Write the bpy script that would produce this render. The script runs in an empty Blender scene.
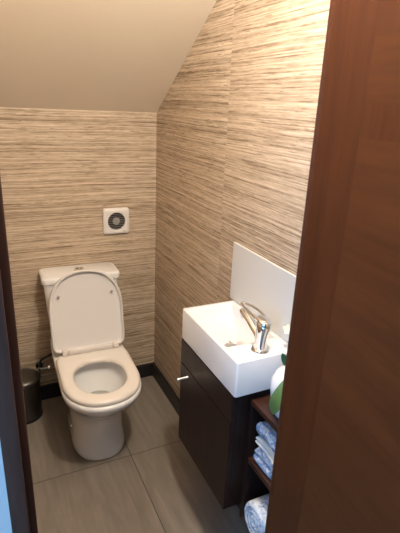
import bpy, bmesh, math, random
from mathutils import Vector, Matrix, noise
random.seed(7)
SC = bpy.context.scene
COL = SC.collection
PI = math.pi
sin, cos = math.sin, math.cos

# ------------------------------------------------------------------ helpers
def nmat(name):
    m = bpy.data.materials.new(name); m.use_nodes = True
    nt = m.node_tree
    return m, nt, nt.nodes['Principled BSDF']

def plain(name, col, rough=.5, metal=0., coat=0., spec=.5):
    m, nt, b = nmat(name)
    b.inputs['Base Color'].default_value = (*col, 1)
    b.inputs['Roughness'].default_value = rough
    b.inputs['Metallic'].default_value = metal
    b.inputs['Coat Weight'].default_value = coat
    b.inputs['Specular IOR Level'].default_value = spec
    return m

def N(nt, t, **kw):
    n = nt.nodes.new(t)
    for k, v in kw.items(): setattr(n, k, v)
    return n

def L(nt, a, b): nt.links.new(a, b)

def coords(nt, scale, loc=(0, 0, 0), rot=(0, 0, 0), kind='Object'):
    tc = N(nt, 'ShaderNodeTexCoord'); mp = N(nt, 'ShaderNodeMapping')
    mp.inputs['Scale'].default_value = scale
    mp.inputs['Location'].default_value = loc
    mp.inputs['Rotation'].default_value = rot
    L(nt, tc.outputs[kind], mp.inputs['Vector'])
    return mp.outputs['Vector']

def noise_tex(nt, vec, scale=1., detail=2., rough=.5, dist=0.):
    n = N(nt, 'ShaderNodeTexNoise')
    n.inputs['Scale'].default_value = scale; n.inputs['Detail'].default_value = detail
    n.inputs['Roughness'].default_value = rough; n.inputs['Distortion'].default_value = dist
    L(nt, vec, n.inputs['Vector'])
    return n.outputs['Fac']

def ramp(nt, fac, stops):
    r = N(nt, 'ShaderNodeValToRGB')
    e = r.color_ramp.elements
    while len(e) < len(stops): e.new(.5)
    for el, (p, c) in zip(e, stops):
        el.position = p; el.color = (*c, 1) if len(c) == 3 else c
    L(nt, fac, r.inputs['Fac'])
    return r.outputs['Color']

def mix(nt, fac, a, b, mode='MIX'):
    n = N(nt, 'ShaderNodeMix', data_type='RGBA', blend_type=mode)
    for sock, v in ((n.inputs[0], fac), (n.inputs[6], a), (n.inputs[7], b)):
        if hasattr(v, 'links'): L(nt, v, sock)
        elif isinstance(v, (int, float)): sock.default_value = v
        else: sock.default_value = (*v, 1)
    return n.outputs[2]

def bump(nt, b, h, strength=.3, dist=.002):
    n = N(nt, 'ShaderNodeBump'); n.inputs['Strength'].default_value = strength
    n.inputs['Distance'].default_value = dist
    L(nt, h, n.inputs['Height']); L(nt, n.outputs['Normal'], b.inputs['Normal'])

def math_node(nt, op, a, b=None):
    n = N(nt, 'ShaderNodeMath', operation=op)
    for i, v in enumerate((a, b)):
        if v is None: continue
        if hasattr(v, 'links'): L(nt, v, n.inputs[i])
        else: n.inputs[i].default_value = v
    return n.outputs[0]

def link(name, bm, mat, parent=None, smooth=None, recalc=True):
    if recalc: bmesh.ops.recalc_face_normals(bm, faces=bm.faces[:])
    me = bpy.data.meshes.new(name); bm.to_mesh(me); bm.free()
    mats = mat if isinstance(mat, (list, tuple)) else [mat]
    for m in mats: me.materials.append(m)
    o = bpy.data.objects.new(name, me); COL.objects.link(o)
    if parent: o.parent = parent
    if smooth is not None:
        for p in me.polygons: p.use_smooth = True
        me.set_sharp_from_angle(angle=math.radians(smooth))
    return o

def thing(name, label, cat, loc=(0, 0, 0), rotz=0., group=None):
    o = bpy.data.objects.new(name, None); COL.objects.link(o)
    o.empty_display_size = .05
    o.location = loc; o.rotation_euler = (0, 0, rotz)
    o['label'] = label; o['category'] = cat
    if group: o['group'] = group
    return o

def tag(o, label, cat, group=None):
    o['label'] = label; o['category'] = cat
    if group: o['group'] = group
    return o

def structure(o, label, cat):
    o['kind'] = 'structure'; o['label'] = label; o['category'] = cat
    return o

def box(bm, lo, hi, bev=0., seg=2):
    m = Matrix.Translation([(a + b) / 2 for a, b in zip(lo, hi)]) @ Matrix.Diagonal([*(b - a for a, b in zip(lo, hi)), 1])
    r = bmesh.ops.create_cube(bm, size=1, matrix=m)
    if bev:
        es = list({e for v in r['verts'] for e in v.link_edges})
        bmesh.ops.bevel(bm, geom=es, offset=bev, segments=seg, profile=.5, affect='EDGES', clamp_overlap=True)

def boxm(name, lo, hi, mat, parent=None, bev=.0015, seg=2):
    bm = bmesh.new(); box(bm, lo, hi, bev, seg)
    return link(name, bm, mat, parent, None)

def loft(bm, rings, cap0=True, cap1=True, loop=False):
    vr = [[bm.verts.new(p) for p in r] for r in rings]
    n = len(vr[0])
    pairs = list(zip(vr, vr[1:])) + ([(vr[-1], vr[0])] if loop else [])
    for a, b in pairs:
        for i in range(n):
            j = (i + 1) % n
            bm.faces.new((a[i], a[j], b[j], b[i]))
    if not loop:
        if cap0: bm.faces.new(vr[0][::-1])
        if cap1: bm.faces.new(vr[-1])
    return vr

def lathe(bm, prof, n=32, M=Matrix()):
    """profile of (r, z) revolved about z"""
    rings = []
    for r, z in prof:
        rings.append([M @ Vector((max(r, 1e-4) * cos(2 * PI * i / n), max(r, 1e-4) * sin(2 * PI * i / n), z)) for i in range(n)])
    loft(bm, rings)

def frame_along(d):
    d = Vector(d).normalized()
    up = Vector((0, 0, 1)) if abs(d.z) < .95 else Vector((1, 0, 0))
    a = d.cross(up).normalized(); b = a.cross(d).normalized()
    return a, b

def smooth_path(pts, n):
    """Catmull-Rom through points"""
    P = [Vector(p) for p in pts]; P = [2 * P[0] - P[1]] + P + [2 * P[-1] - P[-2]]
    out = []
    for k in range(1, len(P) - 2):
        for i in range(n):
            t = i / n
            out.append(.5 * ((2 * P[k]) + (P[k + 1] - P[k - 1]) * t + (2 * P[k - 1] - 5 * P[k] + 4 * P[k + 1] - P[k + 2]) * t * t + (3 * P[k] - P[k - 1] - 3 * P[k + 1] + P[k + 2]) * t ** 3))
    out.append(P[-2].copy())
    return out

def tube(bm, pts, rad, n=12, closed=False, flat=1., fixed=None):
    """tube along pts; rad float or list; flat scales the second cross axis"""
    P = [Vector(p) for p in pts]; m = len(P); rings = []
    for i, p in enumerate(P):
        d = (P[(i + 1) % m] - P[i - 1]) if closed else (P[min(i + 1, m - 1)] - P[max(i - 1, 0)])
        if fixed is not None:
            b = Vector(fixed); a = d.normalized().cross(b).normalized(); b = a.cross(d.normalized())
        else: a, b = frame_along(d)
        r = rad[i] if isinstance(rad, (list, tuple)) else rad
        rings.append([p + a * r * cos(2 * PI * k / n) + b * r * flat * sin(2 * PI * k / n) for k in range(n)])
    loft(bm, rings, loop=closed)

def dring(z, hw, yb, yf, nf=2.2, nb=6., yc=None, n=64):
    """D shaped ring: squared back at depth yb, round front at depth yf (depth = -y)"""
    if yc is None: yc = yf - min(hw * 1.15, (yf - yb) * .6)
    out = []
    for i in range(n):
        t = 2 * PI * i / n; s, c = sin(t), cos(t)
        if c >= 0: e = 2 / nf; ly = yc + (yf - yc) * abs(c) ** e
        else: e = 2 / nb; ly = yc - (yc - yb) * abs(c) ** e
        x = hw * math.copysign(abs(s) ** e, s)
        out.append(Vector((x, -ly, z)))
    return out

def rring(z, x0, x1, y0, y1, r, n=8):
    """rounded rectangle ring"""
    out = []
    for cx, cy, a0 in ((x1 - r, y1 - r, 0), (x0 + r, y1 - r, PI / 2), (x0 + r, y0 + r, PI), (x1 - r, y0 + r, 3 * PI / 2)):
        for k in range(n):
            a = a0 + PI / 2 * k / (n - 1)
            out.append(Vector((cx + r * cos(a), cy + r * sin(a), z)))
    return out

# ------------------------------------------------------------------ materials
def wallpaper(name, axis, seam=None):
    """woven grass cloth: thin strands running level along the wall"""
    m, nt, b = nmat(name)
    tc = N(nt, 'ShaderNodeTexCoord'); sp = N(nt, 'ShaderNodeSeparateXYZ')
    L(nt, tc.outputs['Object'], sp.inputs[0])
    h = sp.outputs[axis]; z = sp.outputs['Z']
    step = None
    if seam is not None:      # separate drops of paper: the strands do not meet at the seam
        step = math_node(nt, 'FLOOR', math_node(nt, 'DIVIDE', math_node(nt, 'SUBTRACT', h, seam), .74))
        z = math_node(nt, 'ADD', z, math_node(nt, 'MULTIPLY', step, 3.371))
    def vec(sh, sz, off):
        c = N(nt, 'ShaderNodeCombineXYZ')
        L(nt, math_node(nt, 'MULTIPLY', h, sh), c.inputs[0]); L(nt, math_node(nt, 'MULTIPLY', z, sz), c.inputs[1])
        c.inputs[2].default_value = off
        return c.outputs[0]
    # strands lie level with a slight waver; each has a tone of its own that changes along its length
    warp = noise_tex(nt, vec(3.2, 9., 2.2), 1., 2., .5)
    zw = math_node(nt, 'ADD', z, math_node(nt, 'MULTIPLY', warp, .011))
    def strands(per_m, along, seed):
        sid = math_node(nt, 'FLOOR', math_node(nt, 'MULTIPLY', zw, per_m))
        wn = N(nt, 'ShaderNodeTexWhiteNoise', noise_dimensions='1D')
        L(nt, math_node(nt, 'ADD', sid, seed), wn.inputs['W'])
        c = N(nt, 'ShaderNodeCombineXYZ')
        L(nt, math_node(nt, 'ADD', math_node(nt, 'MULTIPLY', h, along), math_node(nt, 'MULTIPLY', wn.outputs['Value'], 61.)), c.inputs[0])
        L(nt, math_node(nt, 'MULTIPLY', wn.outputs['Value'], 317.), c.inputs[1]); c.inputs[2].default_value = seed
        return wn.outputs['Value'], noise_tex(nt, c.outputs[0], 1., 3., .6)
    w1, n1 = strands(270., 6.5, 3.3); w2, n2 = strands(180., 3.6, 9.1); w3, n3 = strands(360., 8., 21.7)
    fine = noise_tex(nt, vec(30., 500., 7.7), 1., 2., .6)
    v = None
    for tex, k in ((w1, .16), (n1, .44), (w2, .07), (n2, .22), (n3, .32), (fine, .19)):
        t = math_node(nt, 'MULTIPLY', tex, k); v = t if v is None else math_node(nt, 'ADD', v, t)
    v = math_node(nt, 'SUBTRACT', v, .20)
    col = ramp(nt, v, [(.35, (.21, .145, .09)), (.44, (.40, .305, .21)), (.53, (.53, .415, .30)), (.66, (.70, .58, .44))])
    dk = ramp(nt, n3, [(.61, (0, 0, 0)), (.69, (1, 1, 1))])
    col = mix(nt, math_node(nt, 'MULTIPLY', dk, .75), col, (.19, .12, .07))
    if step is not None:
        tone = math_node(nt, 'MULTIPLY', math_node(nt, 'FRACT', math_node(nt, 'MULTIPLY', step, .5)), .14)
        col = mix(nt, tone, col, (.32, .20, .11))
    L(nt, col, b.inputs['Base Color'])
    b.inputs['Roughness'].default_value = .62; b.inputs['Specular IOR Level'].default_value = .35
    bump(nt, b, v, .35, .002)
    return m

def tiles():
    m, nt, b = nmat('grey_brown_tile')
    tc = N(nt, 'ShaderNodeTexCoord'); sp = N(nt, 'ShaderNodeSeparateXYZ'); L(nt, tc.outputs['Object'], sp.inputs[0])
    T = .60
    def cell(s, off):
        u = math_node(nt, 'DIVIDE', math_node(nt, 'SUBTRACT', s, off), T)
        return math_node(nt, 'FLOOR', u), math_node(nt, 'MULTIPLY', math_node(nt, 'ABSOLUTE', math_node(nt, 'SUBTRACT', u, math_node(nt, 'ROUND', u))), T)
    ix, dx = cell(sp.outputs['X'], -.327); iy, dy = cell(sp.outputs['Y'], -.588)
    d = math_node(nt, 'MINIMUM', dx, dy)
    joint = math_node(nt, 'LESS_THAN', d, .0019)
    c = N(nt, 'ShaderNodeCombineXYZ')
    L(nt, math_node(nt, 'MULTIPLY', sp.outputs['X'], 26.), c.inputs[0]); L(nt, math_node(nt, 'MULTIPLY', sp.outputs['Y'], 3.2), c.inputs[1])
    L(nt, math_node(nt, 'ADD', math_node(nt, 'MULTIPLY', ix, 5.3), math_node(nt, 'MULTIPLY', iy, 9.1)), c.inputs[2])
    s = noise_tex(nt, c.outputs[0], 1., 5., .6, .4)
    cl = noise_tex(nt, coords(nt, (5, 3, 1)), 1., 3., .6)
    v = math_node(nt, 'ADD', math_node(nt, 'MULTIPLY', s, .65), math_node(nt, 'MULTIPLY', cl, .35))
    col = ramp(nt, v, [(.30, (.150, .124, .098)), (.5, (.205, .172, .140)), (.68, (.262, .224, .186))])
    col = mix(nt, joint, col, (.055, .042, .032))
    L(nt, col, b.inputs['Base Color'])
    b.inputs['Roughness'].default_value = .42
    bump(nt, b, math_node(nt, 'SUBTRACT', 1., joint), .5, .001)
    return m

def wood(name, c0, c1, scale, rough=.35, spec=.5, coat=0.):
    m, nt, b = nmat(name)
    v = noise_tex(nt, coords(nt, scale), 1., 5., .6, .5)
    w = noise_tex(nt, coords(nt, tuple(s * 3.3 for s in scale), (3, 1, 2)), 1., 3., .6)
    col = ramp(nt, math_node(nt, 'ADD', math_node(nt, 'MULTIPLY', v, .7), math_node(nt, 'MULTIPLY', w, .3)), [(.36, c0), (.64, c1)])
    L(nt, col, b.inputs['Base Color'])
    b.inputs['Roughness'].default_value = rough; b.inputs['Specular IOR Level'].default_value = spec
    b.inputs['Coat Weight'].default_value = coat; b.inputs['Coat Roughness'].default_value = .25
    return m

def paint(name, col, rough=.6):
    m, nt, b = nmat(name)
    v = noise_tex(nt, coords(nt, (60, 60, 60)), 1., 3., .6)
    L(nt, ramp(nt, noise_tex(nt, coords(nt, (3, 3, 3)), 1., 3., .5), [(.3, tuple(c * .97 for c in col)), (.7, col)]), b.inputs['Base Color'])
    b.inputs['Roughness'].default_value = rough
    bump(nt, b, v, .06, .001)
    return m

def towel_mat(name, base, ink, cover):
    m, nt, b = nmat(name)
    v = noise_tex(nt, coords(nt, (48, 48, 48)), 1., 4., .65, 1.2)
    f = ramp(nt, v, [(cover, (0, 0, 0)), (cover + .13, (1, 1, 1))])
    L(nt, mix(nt, f, base, ink), b.inputs['Base Color'])
    b.inputs['Roughness'].default_value = .95; b.inputs['Specular IOR Level'].default_value = .1
    bump(nt, b, noise_tex(nt, coords(nt, (600, 600, 600)), 1., 2.), .5, .002)
    return m

M_BACK = wallpaper('grass_cloth_paper', 'X')
M_RIGHT = wallpaper('grass_cloth_paper_drops', 'Y', -.722)
M_TILE = tiles()
M_CEIL = paint('cream_ceiling_paint', (.87, .775, .63), .7)
M_PLASTER = paint('white_plaster', (.80, .80, .79))
M_HALL = paint('grey_hall_paint', (.24, .235, .23))
M_SKIRT = plain('black_brown_skirting', (.012, .010, .011), .4)
M_FRAME = wood('dark_stained_frame', (.085, .042, .030), (.115, .058, .042), (40, 40, 3), .62, .08)
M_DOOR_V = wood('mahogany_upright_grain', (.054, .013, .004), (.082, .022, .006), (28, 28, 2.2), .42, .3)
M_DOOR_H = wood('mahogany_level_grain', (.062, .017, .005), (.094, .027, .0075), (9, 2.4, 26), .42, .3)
M_WENGE = wood('wenge_veneer', (.013, .006, .005), (.030, .014, .010), (60, 60, 3), .38, .18)
M_SHELF = wood('red_brown_shelf_board', (.036, .013, .008), (.060, .022, .013), (60, 4, 60), .34)
M_CERAMIC = plain('white_ceramic', (.84, .83, .82), .10, coat=.35)
M_CERAMIC_BASIN = plain('bright_white_ceramic', (.70, .70, .71), .09, coat=.3)
M_SEAT = plain('ivory_seat_plastic', (.76, .70, .64), .22)
M_LID = plain('ivory_lid_plastic', (.74, .71, .69), .30)
M_RUBBER = plain('grey_rubber_buffer', (.42, .38, .36), .6)
M_CHROME = plain('chrome', (.80, .80, .80), .06, 1.)
M_CHROME_D = plain('brushed_chrome', (.55, .54, .52), .28, 1.)
M_SATIN = plain('satin_chrome', (.86, .86, .86), .42, 1.)
M_BIN = plain('brushed_dark_steel', (.10, .097, .095), .33, 1.)
M_BINLID = plain('smoked_steel_lid', (.16, .15, .14), .40, 1.)
M_BLACK = plain('black_plastic', (.010, .010, .011), .4)
M_VENT = plain('white_vent_plastic', (.78, .74, .70), .4)
M_VENTDARK = plain('dark_fan_opening', (.035, .03, .03), .6)
M_VENTGREY = plain('grey_fan_hub', (.40, .385, .37), .5)
M_GREYPRINT = plain('grey_print', (.30, .29, .28), .5)
M_SPLASH = plain('gloss_white_panel', (.62, .605, .575), .18, coat=.2)
M_LEAF_D = plain('dark_green_leaf', (.016, .060, .026), .35)
M_LEAF_L = plain('mid_green_leaf', (.13, .21, .055), .45)
M_PETAL = plain('cream_petal', (.72, .66, .50), .6)
M_STEM = plain('green_stem', (.09, .14, .04), .5)
M_SOIL = plain('dark_bark_soil', (.035, .022, .014), .9)
M_POT = plain('white_glazed_pot', (.80, .80, .81), .15, coat=.2)
M_TOWEL = towel_mat('blue_blotch_print_towelling', (.58, .60, .64), (.17, .24, .40), .43)
M_TOWEL2 = towel_mat('pale_blue_print_towelling', (.72, .73, .75), (.22, .31, .50), .50)
M_TOWELW = towel_mat('off_white_towelling', (.66, .63, .57), (.64, .64, .62), .5)
m, nt, b = nmat('bowl_water')
b.inputs['Base Color'].default_value = (.50, .52, .47, 1); b.inputs['Roughness'].default_value = .03
b.inputs['Transmission Weight'].default_value = .35; b.inputs['IOR'].default_value = 1.33
M_WATER = m
m, nt, b = nmat('window_glass')
b.inputs['Roughness'].default_value = 0; b.inputs['Transmission Weight'].default_value = 1; b.inputs['IOR'].default_value = 1.0
M_GLASS = m

# ------------------------------------------------------------------ the room
XL, YF, YH = -.88, -1.46, -1.575      # left wall, room side and hall side of the doorway wall
ZC, SL, ZT = 1.489, .664, 2.40        # foot of the slope, its pitch, flat ceiling
YS = -(ZT - ZC) / SL                  # where the slope reaches the flat ceiling
HX0, HX1, HY = -1.95, .75, -3.7        # the hall
OX0, OX1, OZ = -.832, -.160, 2.30     # opening cut in the doorway wall

bm = bmesh.new(); box(bm, (HX0, HY, -.06), (HX1, .0, 0))
structure(link('floor', bm, M_TILE), 'grey brown floor tiles with thin dark joints', 'floor')

def prism(bm, pts, axis, a, b):
    """polygon of 2-D points pulled along an axis"""
    def P(u, v, w): return (w, u, v) if axis == 'x' else (u, w, v)
    loft(bm, [[P(u, v, a) for u, v in pts], [P(u, v, b) for u, v in pts]])

bm = bmesh.new(); prism(bm, [(XL - .05, 0), (0, 0), (0, ZC), (XL - .05, ZC)], 'y', 0, .06)
structure(link('wall_back', bm, M_BACK), 'low back wall in beige grass cloth paper behind the toilet', 'wall')
side = [(0.06, 0), (0.06, ZC), (0, ZC), (YS, ZT), (YH, ZT), (YH, 0)]
bm = bmesh.new(); prism(bm, side, 'x', 0, .06)
structure(link('wall_right', bm, M_RIGHT), 'tall side wall in beige grass cloth paper behind the basin', 'wall')
bm = bmesh.new(); prism(bm, side, 'x', XL - .06, XL)
structure(link('wall_left', bm, M_BACK), 'side wall beyond the bin', 'wall')
bm = bmesh.new()
box(bm, (HX0, YH, 0), (OX0, YF, ZT)); box(bm, (OX1, YH, 0), (HX1, YF, ZT)); box(bm, (OX0, YH, OZ + .03), (OX1, YF, ZT))
structure(link('wall_front', bm, M_PLASTER), 'white plastered doorway wall', 'wall')
bm = bmesh.new()
prism(bm, [(.06, ZC - .66 * .06 * 0), (.0, ZC), (YS, ZT), (HY, ZT), (HY, ZT + .06), (YS - .03, ZT + .06), (.06, ZC + .05)], 'x', HX0, HX1)
structure(link('ceiling', bm, M_CEIL), 'plain cream ceiling sloping down to the back wall', 'ceiling')
# hall behind the photographer, with the window that gives the daylight
WY0, WY1, WZ0, WZ1 = -3.25, -2.05, .85, 2.15
bm = bmesh.new(); box(bm, (HX0, HY - .06, 0), (HX1, HY, ZT))
structure(link('wall_rear', bm, M_HALL), 'grey hall rear wall', 'wall')
bm = bmesh.new()
box(bm, (HX0 - .1, HY, 0), (HX0, WY0, ZT)); box(bm, (HX0 - .1, WY1, 0), (HX0, YF, ZT))
box(bm, (HX0 - .1, WY0, 0), (HX0, WY1, WZ0)); box(bm, (HX0 - .1, WY0, WZ1), (HX0, WY1, ZT))
structure(link('wall_hall_left', bm, M_HALL), 'grey hall side wall with a window', 'wall')
bm = bmesh.new(); box(bm, (HX1, HY, 0), (HX1 + .06, YF, ZT))
structure(link('wall_hall_right', bm, M_HALL), 'grey hall end wall', 'wall')
bm = bmesh.new()
for lo, hi in (((HX0 - .08, WY0, WZ0), (HX0 - .03, WY0 + .05, WZ1)), ((HX0 - .08, WY1 - .05, WZ0), (HX0 - .03, WY1, WZ1)),
               ((HX0 - .08, WY0 + .05, WZ0), (HX0 - .03, WY1 - .05, WZ0 + .05)), ((HX0 - .08, WY0 + .05, WZ1 - .05), (HX0 - .03, WY1 - .05, WZ1))):
    box(bm, lo, hi, .004)
structure(link('window_1', bm, M_PLASTER), 'white hall window frame', 'window')

# skirting boards
BH, BT = .0837, .015
structure(boxm('baseboard_back', (XL, -BT, 0), (0, -.0003, BH), M_SKIRT), 'black skirting board along the back wall', 'skirting board')
structure(boxm('baseboard_right', (-BT, YF, 0), (-.0003, -BT, BH), M_SKIRT), 'black skirting board along the right wall', 'skirting board')
structure(boxm('baseboard_left', (XL + .0003, YF, 0), (XL + BT, -BT, BH), M_SKIRT), 'black skirting board along the left wall', 'skirting board')

# left door frame: face, then a stop standing proud
bm = bmesh.new()
box(bm, (-.832, -1.577, 0), (-.805, -1.452, OZ), .002); 
lf = structure(link('trim_1', bm, M_FRAME, None, 40), 'dark stained upright of the door frame at the left edge', 'door frame')
bm = bmesh.new(); box(bm, (-.8053, -1.530, 0), (-.7905, -1.4535, OZ), .003)
link('door_stop', bm, M_FRAME, lf, 40)
# right door frame
bm = bmesh.new(); box(bm, (-.206, -1.577, 0), (-.160, -1.459, OZ)); box(bm, (-.2035, -1.4588, 0), (-.160, -1.452, OZ), .003, 2)
rf = structure(link('trim_2', bm, M_DOOR_V), 'red brown upright of the door frame beside the open door', 'door frame')
bm = bmesh.new(); loft(bm, [[(-.2062, -1.4665, z), (-.2092, -1.4600, z), (-.2088, -1.4570, z), (-.2040, -1.4560, z), (-.2040, -1.4665, z)] for z in (.001, OZ)])
link('bead', bm, M_DOOR_H, rf)
# open door leaf, hung on the right frame and standing open into the hall
door = bpy.data.objects.new('door_1', None); COL.objects.link(door)
structure(door, 'red brown wooden door standing open at the right', 'door')
door.location = (-.2062, -1.5772, 0); door.rotation_euler = (0, 0, math.radians(-8))
DW = .60
# local frame: leaf runs along -y, visible face looks to -x
def leafbox(name, y0, y1, z0, z1, mat, x0=0., x1=.04, bev=.0, parent=door): return boxm(name, (x0, -y1, z0), (x1, -y0, z1), mat, parent, bev)
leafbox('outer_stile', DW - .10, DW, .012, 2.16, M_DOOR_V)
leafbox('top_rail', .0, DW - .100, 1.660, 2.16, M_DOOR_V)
leafbox('pale_reflection_band', .0, DW - .100, 1.5500, 1.6600, M_DOOR_H, .0001, .0399, .0)  # paler wood tone stands in for a light reflection on the flat door
leafbox('dark_reflection_band', .0, DW - .100, 1.495, 1.550, M_DOOR_V)  # darker reflected zone put into the wood colour as a band
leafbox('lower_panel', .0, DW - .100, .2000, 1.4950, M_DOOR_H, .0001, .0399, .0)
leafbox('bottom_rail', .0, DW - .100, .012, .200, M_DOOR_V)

# ------------------------------------------------------------------ toilet
toi = thing('toilet', 'white close-coupled toilet with its lid up against the cistern', 'toilet', (-.424, 0, 0), math.radians(-1.9))
bm = bmesh.new()
rings = [dring(0, .118, .17, .566, 2.4, 5, .40), dring(.012, .123, .17, .573, 2.4, 5, .40), dring(.035, .121, .17, .570, 2.4, 5, .40),
         dring(.10, .116, .16, .557, 2.3, 5, .38), dring(.17, .122, .14, .558, 2.2, 5, .34), dring(.23, .135, .10, .582, 2.15, 5, .33),
         dring(.28, .148, .07, .628, 2.15, 5, .37), dring(.325, .158, .05, .684, 2.1, 6, .43), dring(.36, .163, .03, .717, 2.2, 7),
         dring(.385, .168, .025, .733, 2.2, 8), dring(.398, .167, .026, .732, 2.2, 8), dring(.402, .163, .03, .727, 2.2, 8),
         dring(.402, .128, .36, .680, 2., 2.4, .52), dring(.396, .122, .366, .674, 2., 2.4, .52),
         dring(.375, .124, .362, .678, 2., 2.3, .52), dring(.33, .112, .375, .650, 2., 2.2, .52),
         dring(.28, .092, .395, .622, 2., 2., .51), dring(.23, .066, .42, .585, 2., 2., .50),
         dring(.19, .048, .43, .545, 2., 2., .485), dring(.165, .02, .45, .50, 2., 2., .475)]
loft(bm, rings)
pan = link('pan', bm, M_CERAMIC, toi, 50)
bm = bmesh.new()
loft(bm, [dring(.2585, .0815, .405, .606, 2., 2., .505), dring(.2600, .0822, .404, .607, 2., 2., .505)])
link('water', bm, M_WATER, toi, 30)
for sx in (-1, 1):
    bm = bmesh.new(); lathe(bm, [(.0005, .010), (.006, .009), (.009, .005), (.0095, 0)], 16, Matrix.Translation((sx * .1150, -.39, .082)) @ Matrix.Rotation(sx * PI / 2, 4, 'Y'))
    o = link('fixing_cap', bm, M_CHROME, toi, 50)
# cistern
bm = bmesh.new()
def cr(z, hw, d0, d1, r=.025): return rring(z, -hw, hw, -d1, -d0, r)
loft(bm, [cr(.403, .148, .02, .155), cr(.412, .154, .015, .160), cr(.55, .165, .012, .164), cr(.716, .176, .010, .168)])
cis = link('cistern', bm, M_CERAMIC, toi, 45)
bm = bmesh.new()
loft(bm, [cr(.7165, .176, .010, .168), cr(.720, .183, .008, .174), cr(.742, .184, .008, .175), cr(.748, .181, .010, .172), cr(.751, .174, .016, .165)])
lidc = link('cistern_lid', bm, M_CERAMIC, toi, 45)
bm = bmesh.new(); lathe(bm, [(.0005, .7505), (.026, .7505), (.026, .755), (.023, .757), (.0005, .757)], 28, Matrix.Translation((0, -.090, 0)))
fb = link('flush_button', bm, M_CHROME_D, toi, 40)
bm = bmesh.new()
for s in (-1, 1):
    ring = [(s * (.0012 + .018 * max(cos(a), 0.0)), -.090 + .0185 * sin(a)) for a in [(-PI / 2 + PI * k / 14) for k in range(15)]]
    loft(bm, [[(x, y, .7568) for x, y in ring], [(x, y, .7592) for x, y in ring]])
link('dual_plate', bm, M_CHROME, fb, 40)
# seat ring
bm = bmesh.new()
SO = dict(nf=2.2, nb=9.)
loft(bm, [dring(.4035, .156, .312, .718, **SO), dring(.4050, .162, .306, .725, **SO), dring(.418, .164, .304, .727, **SO), dring(.425, .159, .309, .721, **SO),
          dring(.428, .150, .322, .710, **SO), dring(.427, .118, .390, .672, 2.1, 2.6, .53), dring(.421, .110, .400, .661, 2.1, 2.5, .53), dring(.408, .107, .404, .657, 2.1, 2.5, .53),
          dring(.4035, .111, .400, .662, 2.1, 2.5, .53)], loop=True)
link('seat', bm, M_SEAT, toi, 60)
# raised lid
LA = math.radians(12.5); LY, LZ = .300, .428
def lidp(p):   # ring made flat (x, -v, w) -> raised
    v, w = -p[1], p[2]
    return Vector((p[0], -(LY - v * sin(LA) + w * cos(LA)), LZ + v * cos(LA) + w * sin(LA)))
def lr(w, hw, v0, v1): return [lidp(p) for p in dring(w, hw, v0, v1, 2.35, 12., v1 - .19)]
bm = bmesh.new()
loft(bm, [lr(-.013, .140, .03, .345), lr(-.012, .158, .008, .367), lr(-.008, .167, .001, .376), lr(0, .170, 0, .379), lr(.010, .168, .001, .377),
          lr(.013, .165, .004, .374), lr(.012, .161, .008, .369), lr(-.004, .157, .013, .364), lr(-.006, .149, .021, .355)])
lid = link('lid', bm, M_LID, toi, 45)
for sx in (-1, 1):
    bm = bmesh.new()
    MM = Matrix.Translation(lidp((sx * .122, -.262, 0))) @ Matrix.Rotation(PI / 2 - LA, 4, 'X')
    lathe(bm, [(.0065, 0), (.0065, .006), (.0045, .009), (.0005, .0095)], 16, MM)
    bm.transform(Matrix())
    link('buffer', bm, M_RUBBER, lid, 40)
    bm = bmesh.new(); box(bm, (sx * .117 - .013, -.338, .4282), (sx * .117 + .013, -.312, .455), .005)
    link('hinge', bm, M_SEAT, toi, 40)
bm = bmesh.new(); box(bm, (-.102, -.336, .4280), (.102, -.315, .450), .006)
link('hinge_bar', bm, M_SEAT, toi, 40)

# ------------------------------------------------------------------ stop valve beside the cistern
val = thing('stop_valve', 'chrome stop valve on the back wall between the bin and toilet', 'valve', (-.638, 0, .212))
bm = bmesh.new(); lathe(bm, [(.0005, .001), (.024, .001), (.023, .006), (.010, .009), (.009, .030), (.013, .031), (.013, .052), (.009, .056), (.0005, .057)], 20, Matrix.Rotation(PI / 2, 4, 'X'))
link('valve_body', bm, M_CHROME, val, 40)
bm = bmesh.new(); lathe(bm, [(.0005, 0), (.005, 0), (.005, .018), (.014, .019), (.016, .024), (.015, .034), (.0005, .036)], 14, Matrix.Translation((.012, -.044, .0)) @ Matrix.Rotation(PI / 2, 4, 'Y'))
link('tap_knob', bm, M_CHROME, val, 40)
bm = bmesh.new(); lathe(bm, [(.0005, 0), (.011, 0), (.011, .012), (.009, .02), (.0005, .021)], 12, Matrix.Translation((0, -.044, .012)))
link('hose_nut', bm, M_BLACK, val, 40)
bm = bmesh.new(); tube(bm, smooth_path([(-.2125, -.0510, .2480), (-.208, -.050, .264), (-.182, -.047, .275), (-.150, -.044, .290), (-.128, -.044, .330), (-.122, -.046, .380), (-.120, -.060, .408)], 6), .0065, 10)
link('supply_hose', bm, M_BLACK, toi, 60)

# ------------------------------------------------------------------ pedal bin
bn = thing('pedal_bin', 'dark steel pedal bin standing by the left door frame', 'bin', (-.735, -.107, 0), math.radians(-65))
bm = bmesh.new(); lathe(bm, [(.0005, .0105), (.079, .0105), (.080, .014), (.080, .205), (.079, .208), (.0005, .208)], 40)
link('bin_body', bm, M_BIN, bn, 40)
bm = bmesh.new(); lathe(bm, [(.0005, 0), (.082, 0), (.083, .004), (.081, .012), (.0005, .012)], 40)
link('base_ring', bm, M_BLACK, bn, 40)
bm = bmesh.new(); lathe(bm, [(.0005, .2085), (.0815, .2085), (.082, .212), (.081, .222), (.076, .228), (.055, .234), (.025, .237), (.0005, .238)], 40)
link('bin_lid', bm, M_BINLID, bn, 50)
bm = bmesh.new(); box(bm, (-.018, -.108, .008), (.018, -.078, .014), .002)
link('pedal', bm, M_BLACK, bn, 40)
bm = bmesh.new(); box(bm, (-.022, .078, .190), (.022, .088, .215), .003)
link('lid_hinge', bm, M_BLACK, bn, 40)

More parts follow.
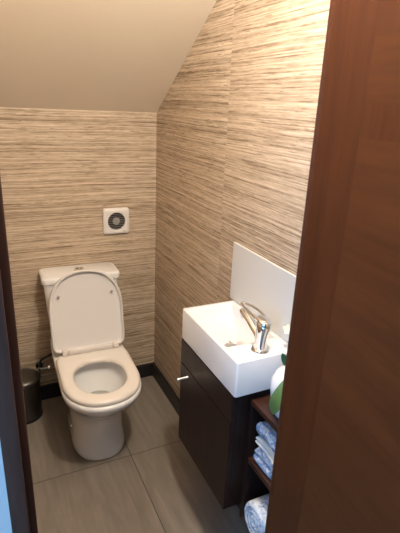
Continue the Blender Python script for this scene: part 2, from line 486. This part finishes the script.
# ------------------------------------------------------------------ extractor vent
vn = thing('extractor_fan', 'square white extractor fan with a round louvred grille on back wall', 'fan', (-.215, 0, .961))
bm = bmesh.new()
H = .0665
def vr(y, h, r): return [Vector((p.x, y, p.y)) for p in rring(0, -h, h, -h, h, r)]
circ = lambda y, r, n=32: [Vector((r * cos(2 * PI * (k + .0) / n), y, r * sin(2 * PI * k / n))) for k in range(n)]
def sq2c(y, h, r, f):
    """ring between square (f=0) and circle (f=1)"""
    out = []
    for k in range(48):
        a = 2 * PI * (k + .5) / 48; e = 1 / max(abs(cos(a)), abs(sin(a)))
        if e > 1.36: e = 1.36
        p = Vector((h * e * cos(a), h * e * sin(a))); q = p.lerp(Vector((r * cos(a), r * sin(a))), f)
        out.append(Vector((q.x, y, q.y)))
    return out
loft(bm, [sq2c(-.001, H, .04, 0), sq2c(-.012, H, .04, 0), sq2c(-.0165, H - .004, .04, 0), sq2c(-.0185, H - .012, .044, 0), sq2c(-.0185, H - .012, .0475, 1), sq2c(-.0175, H - .012, .0452, 1), sq2c(-.006, H - .012, .0447, 1)])
link('cover_plate', bm, M_VENT, vn, 35)
bm = bmesh.new(); loft(bm, [circ(-.0061, .0445), circ(-.0078, .0445)]); link('fan_recess', bm, M_VENTDARK, vn, 30)
bm = bmesh.new(); loft(bm, [circ(-.0080, .019), circ(-.0125, .018), circ(-.0135, .013)]); link('fan_hub', bm, M_VENTGREY, vn, 30)
for k in range(-4, 5):
    z = k * .0092; w = math.sqrt(max(.0448 ** 2 - z * z, 0)) - .0004
    bm = bmesh.new()
    loft(bm, [[(s * w, -.0142, z - .0022), (s * w, -.0158, z - .0012), (s * w, -.0172, z + .0008), (s * w, -.0142, z + .0004)] for s in (-1, 1)])
    link('louvre', bm, M_VENTGREY, vn)
bm = bmesh.new(); box(bm, (.030, -.0192, -.0545), (.049, -.0184, -.0515)); link('maker_mark', bm, M_GREYPRINT, vn)

# ------------------------------------------------------------------ vanity cabinet
XF, Y1, Y2, ZTOP, ZBOT = -.215, -.8618, -1.2565, .85, .7310
cab = thing('vanity_cabinet', 'dark wood wall cabinet hung under the white basin', 'cabinet', (0, Y1, .287))
ox, oy, oz = 0, -Y1, -.287
def cb(name, lo, hi, mat, bev=.0012, par=cab): return boxm(name, (lo[0], lo[1] + oy, lo[2] + oz), (hi[0], hi[1] + oy, hi[2] + oz), mat, par, bev)
CY2 = -1.240
cb('carcass', (-.196, CY2, .287), (-.0002, Y1 - .001, .7300), M_WENGE)
cb('drawer_front', (-.2145, CY2, .6350), (-.1965, Y1 - .001, .7300), M_WENGE)
cd = cb('cabinet_door', (-.2145, CY2, .2870), (-.1965, Y1 - .001, .6310), M_WENGE)
cb('added_support_strip', (-.022, CY2 + .02, .2680), (-.0002, Y1 - .02, .2868), M_WENGE)  # unseen strip added beneath the carcass as wall support for the hung cabinet
bm = bmesh.new()
lathe(bm, [(.0005, 0), (.0068, 0), (.0062, .004), (.0058, .034), (.0062, .044), (.005, .0465), (.0005, .047)], 16,
      Matrix.Translation((-.2147, -.930 + oy, .604 + oz)) @ Matrix.Scale(.9, 4) @ Matrix.Rotation(-PI / 2, 4, 'Y'))
link('handle', bm, M_SATIN, cd, 40)['label'] = 'slim chrome pull'

# ------------------------------------------------------------------ basin
bs = thing('wash_basin', 'small white rectangular wash basin on the dark cabinet', 'basin', (0, 0, ZBOT))
bm = bmesh.new()
z0 = .0004; zt = ZTOP - ZBOT
X1 = -.002
rg = [rring(z0, XF + .004, X1, Y2 + .004, Y1 - .004, .006), rring(z0 + .003, XF + .001, X1, Y2 + .001, Y1 - .001, .007),
      rring(zt - .003, XF, X1, Y2, Y1, .007), rring(zt - .0008, XF + .0012, X1 - .001, Y2 + .0012, Y1 - .0012, .007), rring(zt, XF + .003, X1 - .003, Y2 + .003, Y1 - .003, .007),
      rring(zt, XF + .013, -.022, -1.166, Y1 - .014, .010), rring(zt - .003, XF + .0155, -.0245, -1.163, Y1 - .0165, .011),
      rring(zt - .030, XF + .019, -.028, -1.156, Y1 - .030, .014), rring(zt - .052, XF + .026, -.034, -1.146, Y1 - .062, .020),
      rring(zt - .064, XF + .042, -.046, -1.128, Y1 - .098, .028), rring(zt - .069, XF + .066, -.070, -1.105, Y1 - .132, .026), rring(zt - .0705, XF + .09, -.09, -1.075, -1.02, .02)]
loft(bm, rg)
link('bowl', bm, M_CERAMIC_BASIN, bs, 38)
bm = bmesh.new(); lathe(bm, [(.0005, 0), (.021, 0), (.022, .0015), (.020, .0030), (.010, .0022), (.0005, .0018)], 28, Matrix.Translation((-.122, -1.058, zt - .0698)))
link('drain', bm, M_SATIN, bs, 40)

# splashback panel on the wall
sp = boxm('splashback', (-.0085, -1.262, .8515), (-.0008, -.838, 1.0715), M_SPLASH, None, .0012)
tag(sp, 'white panel on the papered wall above the back of the basin', 'splashback')

# ------------------------------------------------------------------ mixer tap (stands on the basin)
TX, TY = -.112, -1.212
tp = thing('mixer_tap', 'chrome single lever mixer tap with a loop handle on the basin', 'tap', (TX, TY, ZTOP + .0004))
# local: +y runs over the bowl
bm = bmesh.new(); lathe(bm, [(.0005, 0), (.027, 0), (.0275, .002), (.025, .006), (.021, .009), (.0005, .0092)], 32)
link('base_flange', bm, M_CHROME, tp, 40)
bm = bmesh.new()
def oval(c, rx, ry, tilt, n=28):
    out = []
    for k in range(n):
        a = 2 * PI * k / n; x, y = rx * cos(a), ry * sin(a)
        out.append(Vector((x, c[1] + y * cos(tilt), c[2] + y * sin(tilt))))
    return out
loft(bm, [oval((0, 0, .0088), .0205, .0205, 0), oval((0, .0, .022), .0190, .0195, .0), oval((0, -.001, .042), .0188, .0205, .04), oval((0, -.003, .062), .0196, .0225, .10),
          oval((0, -.006, .080), .0206, .0250, .20), oval((0, -.008, .0905), .0206, .0256, .26), oval((0, -.0085, .0935), .0175, .022, .27), oval((0, -.0085, .0945), .008, .011, .27)])
link('tap_body', bm, M_CHROME, tp, 50)
bm = bmesh.new()
sp_pts = smooth_path([(0, .002, .040), (0, .030, .052), (0, .062, .066), (0, .090, .0765), (0, .106, .080), (0, .116, .079)], 5)
tube(bm, sp_pts, [.0165, .0165, .0165, .0162, .016, .0158, .0156, .0154, .0152, .015, .015, .015, .015, .015, .015, .015, .015, .015, .015, .015, .0148, .0145, .014, .0125, .010, .006], 20, fixed=(0, -.3, 1), flat=.72)
spt = link('spout', bm, M_CHROME, tp, 50)
bm = bmesh.new(); lathe(bm, [(.0005, 0), (.011, 0), (.0115, .005), (.0005, .006)], 18, Matrix.Translation((0, .099, .0705)) @ Matrix.Rotation(math.radians(-165), 4, 'X'))
link('aerator', bm, M_CHROME_D, spt, 40)
# loop lever
bm = bmesh.new(); pts = []
for k in range(40):
    a = 2 * PI * k / 40
    v = .050 + .066 * cos(a); u = .0165 * sin(a) * (1.0 - .15 * cos(a))
    t = min(max((v + .016) / .132, 0), 1)
    pts.append((u, v, .0985 + .006 * t + .004 * sin(PI * t)))
tube(bm, pts, .0052, 12, closed=True, fixed=(0, 0, 1), flat=.85)
loop = link('lever_loop', bm, M_CHROME, tp, 60)
bm = bmesh.new()
loft(bm, [oval((0, -.0085, .0938), .0190, .0240, .27), oval((0, -.0080, .0965), .0198, .0248, .27), oval((0, -.0070, .1015), .0192, .0240, .24), oval((0, -.0065, .1040), .0160, .0205, .22), oval((0, -.0065, .1045), .004, .005, .22)])
link('lever_cap', bm, M_CHROME, tp, 50)

# ------------------------------------------------------------------ open shelf unit
un = thing('shelf_unit', 'red brown open shelf unit beside the dark cabinet holding towels', 'shelf unit', (0, -1.2425, .236))
UX, UY0, UY1 = -.150, -1.2425, -1.448
def ub(name, lo, hi, mat): return boxm(name, (lo[0], lo[1] + 1.2425, lo[2] - .236), (hi[0], hi[1] + 1.2425, hi[2] - .236), mat, un, .001)
ub('side_panel', (UX, UY0 - .017, .236), (-.003, UY0, .6875), M_WENGE)
ub('side_panel', (UX, UY1, .236), (-.003, UY1 + .017, .6875), M_WENGE)
ub('top_board', (UX, UY1, .688), (-.003, UY0, .706), M_SHELF)
ub('shelf', (UX, UY1 + .0175, .478), (-.016, UY0 - .0175, .496), M_SHELF)
ub('bottom_board', (UX, UY1 + .0175, .236), (-.016, UY0 - .0175, .254), M_SHELF)
ub('back_panel', (-.015, UY1 + .0175, .236), (-.003, UY0 - .0175, .6875), M_WENGE)

# ------------------------------------------------------------------ towels
def fold_towel(name, mat, loc, w, d, h, layers, seed, label, hem=None):
    """folded towel: fold edges to the front (-x), width along y, origin at its base"""
    bm = bmesh.new(); rings = []; ny = 26; nz = 14 * layers
    prof = []
    for i in range(nz + 1):          # front, bottom to top, one bulge per layer
        z = i / nz; s = abs(sin(PI * z * layers))
        prof.append((-.010 * (1 - s ** .55), z))
    nt_ = 12
    top = [(-d * k / nt_, 1.) for k in range(1, nt_)]
    back = [(-d, 1 - k / 10) for k in range(11)]
    bot = [(-d + d * k / nt_, 0.) for k in range(1, nt_)]
    ringp = [(px, pz) for px, pz in prof] + top + back + bot
    for j in range(ny + 1):
        y = w * (j / ny - .5); e = 1 - max(0, abs(j / ny - .5) * 2 - .86) / .14
        sc = .80 + .20 * math.sqrt(max(0, 1 - (1 - e) ** 2))
        r = []
        for px, pz in ringp:
            x = -px; z = .5 * h + (pz - .5) * h * sc
            p = Vector((x if x > 0 else x, y, z))
            if px <= 0 and px > -d * .0 - .02: x = -px
            k = noise.noise(Vector((x * 30 + seed, y * 26, z * 30))) * .006
            k2 = noise.noise(Vector((x * 9 + seed, y * 11, z * 4 + 5))) * .010
            front = max(0, 1 - x / d)
            dz = (k + k2) * (z / h) if pz > .02 else 0
            r.append((x - (k + k2) * front, y + k * .8, max(z + dz, .0003 if pz < .5 else 0.001)))
        rings.append(r)
    loft(bm, rings)
    o = link(name, bm, mat, None, 75); o.location = loc
    return tag(o, label, 'towel', 'towels on the open shelves')

TXF = -.142
fold_towel('folded_towel', M_TOWEL, (TXF, -1.347, .4966), .128, .118, .064, 2, 1.7, 'blue printed folded towel lowest in the stack on the upper shelf')
fold_towel('folded_towel', M_TOWELW, (TXF - .002, -1.346, .5665), .124, .116, .032, 2, 8.2, 'off-white folded towel between the two blue ones on the upper shelf')
fold_towel('folded_towel', M_TOWEL, (TXF - .006, -1.347, .605), .122, .112, .048, 1, 15.4, 'blue printed folded towel on top of the stack on the upper shelf')
# rolled towel, round end to the front
bm = bmesh.new(); R0, turns, th = .073, 3.2, .017
n = 150; sec = []
for i in range(n + 1):
    a = 2 * PI * turns * i / n; r = R0 - th * .5 - th * a / (2 * PI) * 1.02
    sec.append((a, r))
def spiral(x, sq):
    o_, i_ = [], []
    for a, r in sec:
        wv = 1 + .03 * noise.noise(Vector((cos(a) * 3, sin(a) * 3, x * 20)))
        o_.append(Vector((x, (r + th * .5 * sq) * wv * cos(a + 2.2), (r + th * .5 * sq) * wv * sin(a + 2.2))))
        i_.append(Vector((x, max(r - th * .46 * sq, .001) * wv * cos(a + 2.2), max(r - th * .46 * sq, .001) * wv * sin(a + 2.2))))
    return o_ + i_[::-1]
loft(bm, [spiral(x, s) for x, s in ((-.002, .45), (.003, .8), (.010, 1), (.04, 1), (.08, 1), (.11, 1), (.133, 1), (.136, .6))])
mz = min(v.co.z for v in bm.verts)
o = link('rolled_towel', bm, M_TOWEL2, None, 60); o.location = (-.163, -1.3460, .2550 - mz)
tag(o, 'white and blue printed rolled towel on the bottom shelf', 'towel', 'towels on the open shelves')

# ------------------------------------------------------------------ potted plant on the shelf unit
pl = thing('potted_plant', 'green leaved plant in a white pot half hidden by the door', 'plant', (-.091, -1.346, .7062))
bm = bmesh.new()
lathe(bm, [(.0005, 0), (.034, 0), (.038, .004), (.050, .040), (.056, .085), (.054, .115), (.041, .140), (.028, .152), (.024, .156), (.021, .155), (.024, .140), (.0005, .136)], 36)
link('pot', bm, M_POT, pl, 50)
bm = bmesh.new(); lathe(bm, [(.0005, .1365), (.0225, .1365), (.0205, .146), (.0005, .148)], 24); link('soil', bm, M_SOIL, pl, 50)
def leaf(name, mat, path, wid, side, cup=.25):
    """thick strap leaf along a path; side = across direction"""
    P = smooth_path(path, 8); m_ = len(P); bm = bmesh.new(); rings = []
    sd = Vector(side).normalized()
    for i, p in enumerate(P):
        t = i / (m_ - 1); w = wid * (sin(PI * min(1, .12 + .88 * t) ** .85)) ** .62 if t < 1 else 0
        w = max(w, .0012)
        d = (P[min(i + 1, m_ - 1)] - P[max(i - 1, 0)]).normalized(); nn = sd.cross(d).normalized()
        up = [p + sd * (w * s) + nn * (cup * w * s * s + .0013 * (1 - s * s)) for s in (-1, -.6, -.25, 0, .25, .6, 1)]
        dn = [p + sd * (w * s) + nn * (cup * w * s * s - .0013 * (1 - s * s) - .0003) for s in (1, .6, .25, 0, -.25, -.6, -1)]
        rings.append(up + dn)
    loft(bm, rings)
    return link(name, bm, mat, pl, 60)
leaf('leaf', M_LEAF_D, [(.002, .0, .140), (-.002, .010, .155), (-.010, .022, .172), (-.017, .031, .188)], .015, (.75, -.5, .2))['label'] = 'dark upright leaf'
leaf('leaf', M_LEAF_L, [(-.010, -.030, .138), (-.028, -.050, .152), (-.050, -.046, .125), (-.064, -.034, .088), (-.066, -.024, .058), (-.062, -.016, .030)], .025, (.35, -1, 0), -.2)['label'] = 'broad light green leaf hanging over the pot'
leaf('leaf', M_LEAF_D, [(.006, -.004, .134), (.020, -.028, .160), (.030, -.055, .170), (.036, -.078, .160)], .019, (1, .3, 0))
# flower stalk
bm = bmesh.new(); tube(bm, smooth_path([(.008, -.006, .132), (.018, .004, .170), (.032, .040, .214), (.056, .085, .228), (.066, .112, .206)], 8), .0022, 8); link('flower_stem', bm, M_STEM, pl, 60)
for (cx, cy, cz) in ((.059, .113, .207), (.068, .084, .222)):
    bm = bmesh.new()
    for k in range(5):
        a = 2 * PI * k / 5 + .3
        ax = Vector((-.35, -.6, .55)).normalized(); u, w = frame_along(ax)
        d = (u * cos(a) + w * sin(a)); q = ax.cross(d)
        rr = []
        for i in range(7):
            t = i / 6; wd = max(.0075 * sin(PI * (.08 + .88 * t)), .0008); c0 = Vector((cx, cy, cz)) + d * (.0175 * t) + ax * (.004 * t * t)
            rr.append([c0 + q * wd + ax * .0004, c0 + ax * .0016, c0 - q * wd + ax * .0004, c0 - ax * .0008])
        loft(bm, rr)
    link('flower', bm, M_PETAL, pl, 60)

# ------------------------------------------------------------------ lights
def light(name, kind, loc, energy, col, **kw):
    d = bpy.data.lights.new(name, kind); d.energy = energy; d.color = col
    for k, v in kw.items(): setattr(d, k, v)
    o = bpy.data.objects.new(name, d); COL.objects.link(o); o.location = loc
    return o
light('ceiling_lamp', 'POINT', (-.34, -1.50, 2.21), 64, (1., .915, .80), shadow_soft_size=.05)
w = light('window_daylight', 'AREA', (HX0 - .02, (WY0 + WY1) / 2, (WZ0 + WZ1) / 2), 46, (.18, .51, 1.), shape='RECTANGLE', size=WZ1 - WZ0 - .1, size_y=WY1 - WY0 - .1)
w.rotation_euler = (0, -PI / 2, 0)

wd = bpy.data.worlds.new('sky'); SC.world = wd; wd.use_nodes = True
wd.node_tree.nodes['Background'].inputs['Color'].default_value = (.55, .75, 1., 1)
wd.node_tree.nodes['Background'].inputs['Strength'].default_value = .6

# ------------------------------------------------------------------ camera
f, yaw, pitch, roll = 451.2358, .4605, .3453, .0456
cy, sy, cp, sp_ = cos(yaw), sin(yaw), cos(pitch), sin(pitch)
F = Vector((sy * cp, cy * cp, -sp_)); Rt = Vector((cy, -sy, 0)); U = Rt.cross(F)
c, s = cos(roll), sin(roll)
R2 = c * Rt + s * U; U2 = -s * Rt + c * U
cd_ = bpy.data.cameras.new('camera'); cam = bpy.data.objects.new('camera', cd_); COL.objects.link(cam)
cd_.sensor_fit = 'HORIZONTAL'; cd_.sensor_width = 36; cd_.lens = f * 36 / 400
cd_.clip_start = .02
cam.matrix_world = Matrix(((R2.x, U2.x, -F.x, -.8158), (R2.y, U2.y, -F.y, -2.1997), (R2.z, U2.z, -F.z, 1.5382), (0, 0, 0, 1)))
SC.camera = cam
SC.view_settings.view_transform = 'Standard'; SC.view_settings.look = 'None'
SC.view_settings.gamma = 1; SC.view_settings.use_curve_mapping = False
SC.view_settings.exposure = 0.0
